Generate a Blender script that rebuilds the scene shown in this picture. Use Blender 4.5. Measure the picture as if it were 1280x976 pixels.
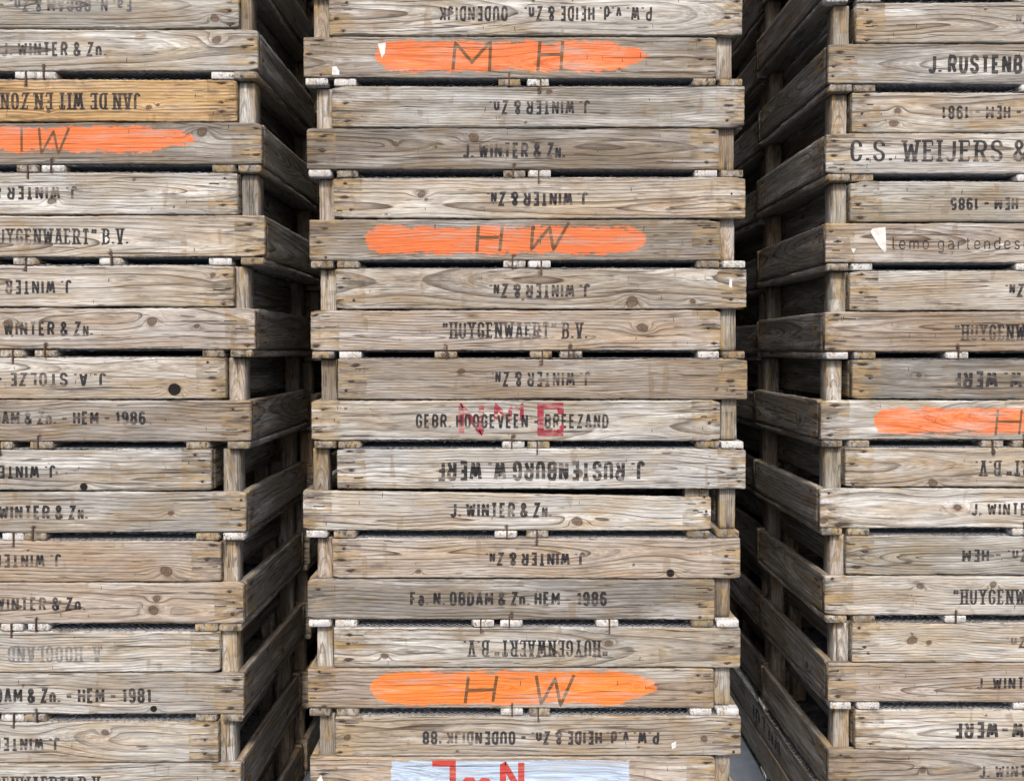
import bpy, math, random
import numpy as np
from mathutils import Matrix, Vector

for o in list(bpy.data.objects):
    bpy.data.objects.remove(o)
SC = bpy.context.scene
COL = SC.collection

# ------------------------------------------------------------------ camera
F = 967.0            # focal length in photo pixels (photo 1280 x 976)
DIST = 1.86          # metres from the middle stack
CAMH = 1.320         # eye height
PITCH = math.radians(1.2)
SHIFT = -30.0        # vertical lens shift in photo pixels
cam_d = bpy.data.cameras.new('camera')
cam = bpy.data.objects.new('camera', cam_d)
COL.objects.link(cam)
cam_d.sensor_width = 36.0
cam_d.lens = 36.0 * F / 1280.0
cam_d.shift_y = SHIFT / 1280.0
cam_d.clip_start = 0.05
cam_d.clip_end = 500.0
cam.location = (0, -DIST, CAMH)
cam.rotation_euler = (math.pi / 2 - PITCH, 0, 0)
SC.camera = cam

# ------------------------------------------------------------------ light
SUN_EL, SUN_AZ = math.radians(46), math.radians(181)   # behind the camera, soft overcast
w = bpy.data.worlds.new('World')
SC.world = w
w.use_nodes = True
nt = w.node_tree
nt.nodes.clear()
sky = nt.nodes.new('ShaderNodeTexSky')
sky.sky_type = 'NISHITA'
sky.sun_disc = False
sky.sun_elevation = SUN_EL
sky.sun_rotation = SUN_AZ
sky.air_density = 0.75
sky.dust_density = 6.0
sky.ozone_density = 1.0
bg = nt.nodes.new('ShaderNodeBackground')
bg.inputs['Strength'].default_value = 0.055
wo = nt.nodes.new('ShaderNodeOutputWorld')
nt.links.new(sky.outputs[0], bg.inputs[0])
nt.links.new(bg.outputs[0], wo.inputs[0])
sd = bpy.data.lights.new('sun', 'SUN')
sd.energy = 1.5
sd.angle = math.radians(10)
sd.color = (1.0, 0.97, 0.93)
sun = bpy.data.objects.new('sun', sd)
COL.objects.link(sun)
dv = Vector((math.sin(SUN_AZ) * math.cos(SUN_EL), math.cos(SUN_AZ) * math.cos(SUN_EL), math.sin(SUN_EL)))
sun.rotation_euler = dv.to_track_quat('Z', 'Y').to_euler()
sun.location = (-2, -6, 6)

SC.cycles.diffuse_bounces = 1
SC.view_settings.view_transform = 'Standard'
SC.view_settings.look = 'None'
SC.view_settings.exposure = 1.32
SC.view_settings.gamma = 1.0
SC.view_settings.use_curve_mapping = False

# ------------------------------------------------------------------ photo geometry -> metres
def at(u, v, Y=0.0):
    """point of the plane y = Y seen at photo pixel (u, v); used to measure the stacks"""
    x = (u - 640.0) / F
    y = (488.0 - v + SHIFT) / F
    d = (x, math.cos(PITCH) + y * math.sin(PITCH), -math.sin(PITCH) + y * math.cos(PITCH))
    t = (Y + DIST) / d[1]
    return d[0] * t, CAMH + d[2] * t

# ------------------------------------------------------------------ node helper
class NT:
    def __init__(self, name):
        self.m = bpy.data.materials.new(name)
        self.m.use_nodes = True
        self.t = self.m.node_tree
        self.t.nodes.clear()
    def n(self, typ, **kw):
        nd = self.t.nodes.new(typ)
        for k, v in kw.items():
            setattr(nd, k, v)
        return nd
    def put(self, sock, v):
        if hasattr(v, 'node'):
            self.t.links.new(v, sock)
        else:
            sock.default_value = v
    def math(self, op, a, b=0.0, c=0.0, clamp=False):
        nd = self.n('ShaderNodeMath', operation=op, use_clamp=clamp)
        for i, v in enumerate((a, b, c)):
            self.put(nd.inputs[i], v)
        return nd.outputs[0]
    def vmath(self, op, a, b):
        nd = self.n('ShaderNodeVectorMath', operation=op)
        self.put(nd.inputs[0], a)
        self.put(nd.inputs[1], b)
        return nd.outputs[0]
    def mix(self, f, a, b, typ='MIX'):
        nd = self.n('ShaderNodeMix', data_type='RGBA', blend_type=typ)
        nd.clamp_factor = True
        self.put(nd.inputs[0], f)
        self.put(nd.inputs[6], a if hasattr(a, 'node') else (*a, 1))
        self.put(nd.inputs[7], b if hasattr(b, 'node') else (*b, 1))
        return nd.outputs[2]
    def noise(self, vec, scale, detail=3.0, rough=0.55):
        nd = self.n('ShaderNodeTexNoise')
        self.put(nd.inputs['Vector'], vec)
        nd.inputs['Scale'].default_value = scale
        nd.inputs['Detail'].default_value = detail
        nd.inputs['Roughness'].default_value = rough
        return nd.outputs[0]
    def step(self, v, a, b, lo=0.0, hi=1.0):
        nd = self.n('ShaderNodeMapRange', interpolation_type='SMOOTHSTEP')
        self.put(nd.inputs[0], v)
        for i, q in enumerate((a, b, lo, hi)):
            nd.inputs[i + 1].default_value = q
        return nd.outputs[0]
    def attr(self, name, typ='GEOMETRY'):
        nd = self.n('ShaderNodeAttribute', attribute_name=name, attribute_type=typ)
        return nd

def wood_material():
    k = NT('weathered_wood')
    tc = k.n('ShaderNodeTexCoord')
    oi = k.n('ShaderNodeObjectInfo')
    off = k.n('ShaderNodeCombineXYZ')
    r = oi.outputs['Random']
    k.put(off.inputs[0], k.math('MULTIPLY', r, 37.0))
    k.put(off.inputs[1], k.math('MULTIPLY', r, 11.0))
    k.put(off.inputs[2], k.math('MULTIPLY', r, 53.0))
    P = k.vmath('ADD', tc.outputs['Object'], off.outputs[0])
    def sc(x, y, z):
        return k.vmath('MULTIPLY', P, (x, y, z))
    ring = k.attr('ring').outputs['Fac']
    knot = k.attr('knot').outputs['Fac']
    stain = k.attr('stain').outputs['Fac']
    endd = k.attr('endd').outputs['Fac']
    wear = k.attr('wear').outputs['Fac']
    mk = k.attr('mark')
    tint = oi.outputs['Color']
    grey = oi.outputs['Alpha']
    sp = k.n('ShaderNodeSeparateXYZ')
    k.put(sp.inputs[0], P)
    fl = k.n('ShaderNodeCombineXYZ')       # fibres run with the growth rings and round the knots
    k.put(fl.inputs[0], k.math('MULTIPLY', sp.outputs[0], 6.0))
    k.put(fl.inputs[1], k.math('MULTIPLY', ring, 6.5))
    k.put(fl.inputs[2], k.math('MULTIPLY', sp.outputs[2], 150.0))
    fibre = k.noise(fl.outputs[0], 1.0, 4.0, 0.68)
    band = k.noise(sc(2.5, 30, 45), 1.0, 3.0)
    blotch = k.noise(sc(5, 9, 13), 1.0, 4.0, 0.6)
    wash = k.noise(sc(3, 20, 28), 1.0, 4.0, 0.65)
    # growth rings: pale early wood, narrow dark late wood
    t = k.math('ADD', ring, k.math('MULTIPLY', band, 0.28))
    t = k.math('ADD', t, k.math('MULTIPLY', fibre, 0.06))
    s = k.math('FRACT', t)
    ringid = k.math('FLOOR', t)
    wn = k.n('ShaderNodeTexWhiteNoise', noise_dimensions='1D')
    k.put(wn.inputs['W'], k.math('ADD', ringid, 0.37))
    wn2 = k.n('ShaderNodeTexWhiteNoise', noise_dimensions='1D')
    k.put(wn2.inputs['W'], k.math('ADD', ringid, k.math('MULTIPLY', r, 91.0)))
    st0 = k.math('MULTIPLY_ADD', k.math('POWER', wn2.outputs['Value'], 0.6), 0.66, 0.10)
    rise = k.math('DIVIDE', k.math('SUBTRACT', s, st0), k.math('SUBTRACT', 0.93, st0), clamp=True)
    late = k.math('MULTIPLY', k.math('POWER', rise, 1.5), k.step(s, 0.95, 1.0, 1.0, 0.0))
    amt = k.math('MULTIPLY', k.math('MULTIPLY_ADD', wn.outputs['Value'], 0.55, 0.45),
                 k.step(k.noise(sc(4, 7, 16), 1.0, 2.0), 0.30, 0.58, 0.55, 1.0))
    lateamt = k.math('MULTIPLY', late, amt)
    # base tone of this board
    warm = k.mix(1.0, tint, (0.98, 0.88, 0.74), 'MULTIPLY')
    early = k.mix(k.step(blotch, 0.38, 0.66), tint, warm)
    early = k.mix(k.math('MULTIPLY', k.step(wash, 0.46, 0.70), k.math('MULTIPLY_ADD', grey, 0.66, 0.18)),
                  early, (0.70, 0.70, 0.685))
    dk = k.mix(1.0, early, (0.17, 0.12, 0.09), 'MULTIPLY')
    col = k.mix(k.math('MULTIPLY', lateamt, 0.92), early, dk)
    # reddish heartwood zones
    heart = k.step(k.noise(sc(2.2, 9, 15), 1.0, 2.0), 0.53, 0.68)
    col = k.mix(k.math('MULTIPLY', heart, 0.34), col, k.mix(1.0, col, (0.82, 0.67, 0.53), 'MULTIPLY'))
    ochre = k.step(k.noise(sc(3.5, 16, 24), 1.7, 5.0, 0.7), 0.52, 0.70)
    col = k.mix(k.math('MULTIPLY', ochre, 0.66), col, k.mix(1.0, col, (0.80, 0.60, 0.38), 'MULTIPLY'))
    # fibre streaks
    fv = k.step(fibre, 0.30, 0.70, 0.73, 1.20)
    fc = k.n('ShaderNodeCombineColor')
    for i in range(3):
        k.put(fc.inputs[i], fv)
    col = k.mix(1.0, col, fc.outputs[0], 'MULTIPLY')
    fine = k.noise(sc(26, 230, 330), 1.0, 2.0, 0.6)
    ff = k.step(fine, 0.28, 0.72, 0.82, 1.16)
    fc2 = k.n('ShaderNodeCombineColor')
    for i in range(3):
        k.put(fc2.inputs[i], ff)
    col = k.mix(1.0, col, fc2.outputs[0], 'MULTIPLY')
    nick = k.step(k.noise(sc(16, 150, 250), 1.0, 1.0, 0.4), 0.685, 0.73)
    col = k.mix(k.math('MULTIPLY', nick, 0.7), col, (0.04, 0.033, 0.028))
    # hairline cracks running with the grain
    crk = k.step(k.noise(sc(4.5, 120, 170), 1.0, 2.0, 0.4), 0.67, 0.71)
    col = k.mix(k.math('MULTIPLY', crk, 0.75), col, (0.045, 0.036, 0.030))
    # broad grimy zones and mildew specks
    grime = k.step(k.noise(sc(6, 14, 20), 1.3, 5.0, 0.7), 0.55, 0.74)
    col = k.mix(k.math('MULTIPLY', grime, 0.70), col, (0.11, 0.088, 0.068))
    speck = k.step(k.noise(sc(110, 110, 260), 1.0, 2.0), 0.70, 0.76)
    col = k.mix(k.math('MULTIPLY', speck, 0.6), col, (0.07, 0.06, 0.055))
    # tea coloured patches left by run off
    drip = k.math('MULTIPLY', k.step(k.noise(sc(34, 3, 7), 1.0, 1.0), 0.64, 0.70),
                  k.step(k.noise(sc(14, 4, 30), 1.0, 2.0), 0.48, 0.56))
    col = k.mix(k.math('MULTIPLY', drip, k.step(fibre, 0.35, 0.65, 0.15, 0.60)), col, (0.19, 0.12, 0.06))
    # ends: ochre, with dark slits
    en = k.math('ADD', endd, k.math('MULTIPLY', k.noise(sc(20, 60, 90), 1.0, 3.0), 0.09))
    zone = k.math('MULTIPLY', k.step(k.math('ADD', endd, k.math('MULTIPLY', band, 0.01)), 0.072, 0.076, 1.0, 0.0), k.step(k.noise(sc(1.3, 6, 9), 1.0, 1.0), 0.40, 0.50))
    ef = k.math('MAXIMUM', k.step(en, 0.05, 0.125, 1.0, 0.0), k.math('MULTIPLY', zone, 0.75))
    on = k.step(k.noise(sc(9, 40, 60), 1.0, 3.0), 0.46, 0.62)
    col = k.mix(k.math('MULTIPLY', ef, k.math('MULTIPLY', on, 0.78)), col, (0.36, 0.25, 0.115))
    on3 = k.step(k.noise(sc(15, 30, 40), 1.6, 4.0, 0.65), 0.47, 0.60)
    col = k.mix(k.math('MULTIPLY', ef, k.math('MULTIPLY', on3, 0.55)), col, (0.15, 0.105, 0.062))
    en2 = k.step(k.noise(sc(10, 60, 85), 1.0, 4.0, 0.65), 0.51, 0.66)
    col = k.mix(k.math('MULTIPLY', ef, k.math('MULTIPLY', en2, 0.85)), col, (0.055, 0.045, 0.038))
    # knots
    kr = k.math('SINE', k.math('MULTIPLY', k.math('ADD', knot, k.math('MULTIPLY', fibre, 0.12)), 22.0))
    kc = k.mix(k.step(kr, -0.6, 0.9), (0.075, 0.044, 0.028), (0.20, 0.125, 0.078))
    kc = k.mix(k.step(knot, 0.78, 0.97), kc, (0.05, 0.03, 0.022))
    col = k.mix(k.math('MULTIPLY', k.step(knot, 0.0, 0.3), 0.30), col, (0.16, 0.105, 0.065))
    rim = k.math('MULTIPLY', k.step(knot, 0.24, 0.36), k.step(knot, 0.40, 0.52, 1.0, 0.25))
    kn2 = k.noise(sc(160, 160, 220), 1.0, 3.0)
    kc = k.mix(k.step(kn2, 0.42, 0.62, 0.0, 0.75), kc, (0.045, 0.03, 0.022))
    col = k.mix(k.math('MULTIPLY', k.step(knot, 0.27, 0.50), 0.70), col, kc)
    col = k.mix(k.math('MULTIPLY', rim, 0.6), col, (0.05, 0.032, 0.022))
    # rust and nail stain
    sv = k.math('MULTIPLY', stain, k.step(k.noise(sc(30, 120, 230), 1.0, 3.0), 0.25, 0.60, 0.35, 1.15))
    col = k.mix(k.step(sv, 0.18, 0.72, 0.0, 0.92), col, (0.035, 0.025, 0.020))
    # ink and paint
    mn = k.noise(sc(70, 150, 170), 1.0, 4.0, 0.7)
    mn2 = k.noise(sc(14, 30, 34), 1.0, 2.0)
    mm = k.math('ADD', k.math('MULTIPLY', mn, 0.6), k.math('MULTIPLY', mn2, 0.4))
    a0 = mk.outputs['Alpha']
    thr = k.math('SUBTRACT', a0, k.math('MULTIPLY', wear, k.step(mm, 0.36, 0.66)))
    cov = k.step(thr, 0.16, 0.40)
    paint = k.mix(1.0, mk.outputs['Color'], k.mix(k.step(fibre, 0.3, 0.7), (0.62, 0.60, 0.58), (1.22, 1.24, 1.30)), 'MULTIPLY')
    paint = k.mix(k.math('MULTIPLY', lateamt, 0.55), paint, k.mix(1.0, paint, (0.55, 0.5, 0.48), 'MULTIPLY'))
    paint = k.mix(k.math('MULTIPLY', crk, 0.6), paint, col)
    thin = k.math('MULTIPLY', k.step(k.noise(sc(7, 40, 55), 1.0, 5.0, 0.7), 0.46, 0.72), k.math('MULTIPLY', wear, 1.0))
    paint = k.mix(thin, paint, k.mix(0.45, col, (0.62, 0.52, 0.44)))
    col = k.mix(k.math('MULTIPLY', cov, 0.97), col, paint)
    bs = k.n('ShaderNodeBsdfPrincipled')
    k.put(bs.inputs['Base Color'], col)
    bs.inputs['Roughness'].default_value = 0.86
    bs.inputs['Specular IOR Level'].default_value = 0.22
    h = k.math('ADD', k.math('MULTIPLY', lateamt, 0.5), k.math('MULTIPLY', fibre, 0.9))
    h = k.math('SUBTRACT', h, k.math('MULTIPLY', crk, 1.2))
    bp = k.n('ShaderNodeBump')
    bp.inputs['Strength'].default_value = 0.75
    bp.inputs['Distance'].default_value = 0.0026
    k.put(bp.inputs['Height'], h)
    k.put(bs.inputs['Normal'], bp.outputs[0])
    out = k.n('ShaderNodeOutputMaterial')
    k.put(out.inputs[0], bs.outputs[0])
    return k.m

def plain_material(name, c1, c2, scale, rough=0.8, metal=0.0):
    k = NT(name)
    tc = k.n('ShaderNodeTexCoord')
    nz = k.noise(tc.outputs['Object'], scale, 5.0, 0.65)
    col = k.mix(k.step(nz, 0.35, 0.65), c1, c2)
    bs = k.n('ShaderNodeBsdfPrincipled')
    k.put(bs.inputs['Base Color'], col)
    bs.inputs['Roughness'].default_value = rough
    bs.inputs['Metallic'].default_value = metal
    bp = k.n('ShaderNodeBump')
    bp.inputs['Strength'].default_value = 0.4
    bp.inputs['Distance'].default_value = 0.002
    k.put(bp.inputs['Height'], nz)
    k.put(bs.inputs['Normal'], bp.outputs[0])
    out = k.n('ShaderNodeOutputMaterial')
    k.put(out.inputs[0], bs.outputs[0])
    return k.m

WOOD = wood_material()
RUST = plain_material('rusty_iron', (0.035, 0.024, 0.02), (0.11, 0.06, 0.04), 180, 0.75, 0.3)
WIRE = plain_material('grey_wire', (0.16, 0.178, 0.21), (0.33, 0.36, 0.41), 60, 0.55, 0.4)
PAPER = plain_material('torn_paper', (0.66, 0.66, 0.645), (0.50, 0.49, 0.46), 70, 0.8)
CONC = plain_material('concrete', (0.085, 0.10, 0.125), (0.13, 0.15, 0.18), 7, 0.9)

# ------------------------------------------------------------------ ground
me = bpy.data.meshes.new('ground')
me.from_pydata([(-60, -60, 0), (60, -60, 0), (60, 60, 0), (-60, 60, 0)], [], [(0, 1, 2, 3)])
me.materials.append(CONC)
g = bpy.data.objects.new('ground', me)
COL.objects.link(g)
g['kind'] = 'structure'

# ------------------------------------------------------------------ one dimensional smooth noise
def noise1(rs, step, n=64):
    v = rs.uniform(-1, 1, n)
    o = rs.uniform(0, n)
    def f(x):
        t = np.asarray(x, float) / step + o
        i = np.floor(t).astype(int)
        u = t - i
        u = u * u * (3 - 2 * u)
        return v[i % n] * (1 - u) + v[(i + 1) % n] * u
    return f

# ------------------------------------------------------------------ lettering: a stroke alphabet
O_ = [(0, .2), (0, .8), (.22, 1), (.78, 1), (1, .8), (1, .2), (.78, 0), (.22, 0), (0, .2)]
GL = {   # char: (relative width, strokes)
 'A': (1.0, [[(0, 0), (.42, 1), (.58, 1), (1, 0)], [(.2, .27), (.8, .27)]]),
 'B': (.95, [[(0, 0), (0, 1), (.72, 1), (1, .87), (1, .64), (.72, .52), (0, .52)], [(.72, .52), (1, .4), (1, .13), (.72, 0), (0, 0)]]),
 'C': (.92, [[(1, .7), (1, .82), (.75, 1), (.25, 1), (0, .8), (0, .2), (.25, 0), (.75, 0), (1, .18), (1, .3)]]),
 'D': (.95, [[(0, 0), (0, 1), (.65, 1), (1, .8), (1, .2), (.65, 0), (0, 0)]]),
 'E': (.82, [[(1, 1), (0, 1), (0, 0), (1, 0)], [(0, .52), (.82, .52)]]),
 'F': (.80, [[(1, 1), (0, 1), (0, 0)], [(0, .5), (.82, .5)]]),
 'G': (.95, [[(1, .72), (1, .82), (.75, 1), (.25, 1), (0, .8), (0, .2), (.25, 0), (.75, 0), (1, .18), (1, .46), (.55, .46)]]),
 'H': (.98, [[(0, 0), (0, 1)], [(1, 0), (1, 1)], [(0, .52), (1, .52)]]),
 'I': (.0, [[(.5, 0), (.5, 1)]]),
 'J': (.80, [[(1, 1), (1, .2), (.75, 0), (.25, 0), (0, .18)]]),
 'j': (.80, [[(.05, 1), (1, 1), (1, .12), (.7, 0), (.1, .1)]]),
 'K': (.98, [[(0, 0), (0, 1)], [(1, 1), (.08, .42)], [(.35, .6), (1, 0)]]),
 'L': (.80, [[(0, 1), (0, 0), (1, 0)]]),
 'M': (1.25, [[(0, 0), (0, 1), (.5, .3), (1, 1), (1, 0)]]),
 'N': (1.0, [[(0, 0), (0, 1), (1, 0), (1, 1)]]),
 'O': (.95, [O_]),
 'P': (.92, [[(0, 0), (0, 1), (.72, 1), (1, .85), (1, .58), (.72, .44), (0, .44)]]),
 'R': (.98, [[(0, 0), (0, 1), (.72, 1), (1, .87), (1, .62), (.72, .48), (0, .48)], [(.55, .48), (1, 0)]]),
 'S': (.92, [[(1, .74), (1, .84), (.75, 1), (.25, 1), (0, .86), (0, .66), (.25, .54), (.75, .46), (1, .34), (1, .14), (.75, 0), (.25, 0), (0, .16), (0, .26)]]),
 'T': (.90, [[(0, 1), (1, 1)], [(.5, 1), (.5, 0)]]),
 'U': (.95, [[(0, 1), (0, .2), (.25, 0), (.75, 0), (1, .2), (1, 1)]]),
 'V': (1.0, [[(0, 1), (.44, 0), (.56, 0), (1, 1)]]),
 'W': (1.45, [[(0, 1), (.22, 0), (.5, .85), (.78, 0), (1, 1)]]),
 'X': (1.0, [[(0, 0), (1, 1)], [(0, 1), (1, 0)]]),
 'Y': (1.0, [[(0, 1), (.5, .45), (1, 1)], [(.5, .45), (.5, 0)]]),
 'Z': (.90, [[(0, 1), (1, 1), (0, 0), (1, 0)]]),
 'q': (.95, [[(1, .70), (1, 1), (0, 1), (0, 0), (1, 0), (1, .32)]]),
 '1': (.45, [[(0, .78), (.75, 1), (.75, 0)]]),
 '5': (.9, [[(1, 1), (.1, 1), (0, .52), (.3, .6), (.75, .6), (1, .45), (1, .15), (.75, 0), (.25, 0), (0, .15)]]),
 '6': (.9, [[(1, .84), (.75, 1), (.25, 1), (0, .8), (0, .2), (.25, 0), (.75, 0), (1, .15), (1, .42), (.75, .56), (.25, .56), (0, .42)]]),
 '8': (.9, [[(.25, .53), (0, .68), (0, .86), (.25, 1), (.75, 1), (1, .86), (1, .68), (.75, .53), (.25, .53), (0, .38), (0, .14), (.25, 0), (.75, 0), (1, .14), (1, .38), (.75, .53)]]),
 '9': (.9, [[(0, .16), (.25, 0), (.75, 0), (1, .2), (1, .8), (.75, 1), (.25, 1), (0, .85), (0, .58), (.25, .44), (.75, .44), (1, .58)]]),
 '&': (1.1, [[(1, .42), (.62, 0), (.22, 0), (0, .14), (0, .34), (.7, .72), (.7, .88), (.5, 1), (.3, 1), (.12, .88), (.12, .74), (1, 0)]]),
 '-': (.95, [[(0, .45), (1, .45)]]),
 '.': (.0, [[(.5, 0), (.5, .12)]]),
 "'": (.0, [[(.5, .75), (.5, 1)]]),
 '"': (.62, [[(0, .70), (.12, 1)], [(.88, .70), (1, 1)]]),
 'n': (.75, [[(0, 0), (0, .66)], [(0, .5), (.3, .66), (.75, .66), (1, .5), (1, 0)]]),
 'm': (1.3, [[(0, 0), (0, .66)], [(0, .5), (.2, .66), (.4, .66), (.5, .5), (.5, 0)], [(.5, .5), (.7, .66), (.9, .66), (1, .5), (1, 0)]]),
 'a': (.75, [[(.05, .6), (.3, .68), (.75, .68), (1, .54), (1, 0)], [(1, .4), (.3, .4), (0, .3), (0, .1), (.3, 0), (.7, 0), (1, .14)]]),
 'e': (.8, [[(1, .12), (.75, 0), (.25, 0), (0, .16), (0, .5), (.25, .68), (.75, .68), (1, .5), (1, .34), (0, .34)]]),
 'o': (.8, [[(0, .16), (0, .5), (.25, .68), (.75, .68), (1, .5), (1, .16), (.75, 0), (.25, 0), (0, .16)]]),
 'v': (.8, [[(0, .68), (.5, 0), (1, .68)]]),
 'd': (.8, [[(1, 1), (1, 0)], [(1, .5), (.75, .68), (.25, .68), (0, .5), (0, .16), (.25, 0), (.75, 0), (1, .16)]]),
 'g': (.8, [[(1, .68), (1, -.14), (.75, -.28), (.25, -.28), (.05, -.2)], [(1, .5), (.75, .68), (.25, .68), (0, .5), (0, .16), (.25, 0), (.75, 0), (1, .16)]]),
 'l': (.25, [[(0, 1), (0, .1), (1, 0)]]),
 'i': (.0, [[(.5, 0), (.5, .66)], [(.5, .85), (.5, .97)]]),
 'r': (.5, [[(0, 0), (0, .66)], [(0, .45), (.4, .66), (1, .66)]]),
 't': (.5, [[(.4, .95), (.4, .12), (.6, 0), (1, 0)], [(0, .66), (1, .66)]]),
 's': (.7, [[(1, .56), (.75, .68), (.25, .68), (0, .52), (.25, .38), (.75, .3), (1, .15), (.75, 0), (.25, 0), (0, .12)]]),
}
ROUND = set('BCDGJOPRSU5689&naeodgms')
STYLE = {  # letter width / height, upright stroke, level stroke, gap, serif
 'sten': (.40, .205, .170, .17, 0),
 'bold': (.42, .24, .19, .14, 0),
 'serif': (.44, .215, .105, .19, 1),
 'wide': (.62, .225, .105, .26, 1),
 'light': (.50, .095, .095, .30, 0),
}
def layout(txt, style):
    """strokes of a line of text for cap height 1: list of (points, wv, wh); total width"""
    wd, wv, wh, gap, serif = STYLE[style]
    x, out, small = 0.0, [], False
    for ch in txt:
        if ch == '{': small = True; continue
        if ch == '}': small = False; continue
        if ch == ' ': x += wd * .55 + gap * .4; continue
        q = .74 if small else 1.0
        rw, strokes = GL[ch]
        gw = rw * wd * q
        wv, wh = STYLE[style][1] * (.86 if small else 1), STYLE[style][2] * (.86 if small else 1)
        for st in strokes:
            pts = [(x + wv / 2 + px * gw, (wh / 2 + pz * (1 - wh)) * q) for px, pz in st]
            if ch in ROUND and len(pts) > 4:
                cl = pts[0] == pts[-1]
                new = [pts[0]]
                for a, b in zip(pts[:-1], pts[1:]):
                    new.append((a[0] * .75 + b[0] * .25, a[1] * .75 + b[1] * .25))
                    new.append((a[0] * .25 + b[0] * .75, a[1] * .25 + b[1] * .75))
                new.append(pts[-1])
                sharp = [p for p, s_ in zip(pts, st) if s_[0] == 0 and s_[1] in (0, 1)]
                pts = new[1:-1] + [new[1]] if cl and not sharp else new
            out.append((pts, wv, wh))
            if serif and ch not in '.\'"-&CGOSJU':
                for i, (px, pz) in enumerate(st):
                    if pz not in (0, 1): continue
                    vert = [st[j] for j in (i - 1, i + 1) if 0 <= j < len(st) and abs(st[j][1] - pz) > .35]
                    if vert:
                        cx, cz = x + wv / 2 + px * gw, (wh / 2 + pz * (1 - wh)) * q
                        out.append(([(cx - wv * .95, cz), (cx + wv * .95, cz)], wh, wh))
                    elif ch in 'EFTLZ' and len(st) > 1:
                        cx, cz = x + wv / 2 + px * gw, (wh / 2 + pz * (1 - wh)) * q
                        out.append(([(cx, cz), (cx, cz + (.2 if pz == 0 else -.2))], wh, wh))
        x += gw + wv + gap * q
    return out, x - gap

def ribbon(pts, wv, wh, mx=.006):
    """quads along a polyline; the pen is wv wide on uprights and wh on level strokes"""
    P = []
    for a, b in zip(pts[:-1], pts[1:]):
        L = math.hypot(b[0] - a[0], b[1] - a[1])
        n = max(1, int(math.ceil(L / mx)))
        for i in range(n):
            P.append((a[0] + (b[0] - a[0]) * i / n, a[1] + (b[1] - a[1]) * i / n))
    P.append(pts[-1])
    P = np.array(P)
    d = np.diff(P, axis=0)
    l = np.maximum(np.hypot(d[:, 0], d[:, 1]), 1e-9)
    n = np.stack([-d[:, 1] / l, d[:, 0] / l], 1)
    N = np.empty_like(P)
    N[0], N[-1] = n[0], n[-1]
    for i in range(1, len(P) - 1):
        m = n[i - 1] + n[i]
        k = m @ m
        N[i] = n[i] if k < .3 else m * min(2.0 / k, 1.7)
    closed = np.hypot(*(P[0] - P[-1])) < 1e-7 and len(P) > 3
    if closed:
        m = n[0] + n[-1]; k = m @ m
        if k > .3: N[0] = N[-1] = m * min(2.0 / k, 1.7)
    O = N * np.array([wv / 2, wh / 2])
    return P - O, P + O

# ------------------------------------------------------------------ boards
def nailspots(L, H, rs, ends=(True, True), n=3):
    r = []
    for e, s in enumerate((-1, 1)):
        if not ends[e]: continue
        zs = np.linspace(.16, .84, n) if n > 1 else [.5]
        for z in zs:
            if rs.rand() < .18: continue
            r.append((s * (L / 2 - rs.uniform(.010, .044)), H * (z + rs.uniform(-.10, .10))))
    return r

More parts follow.
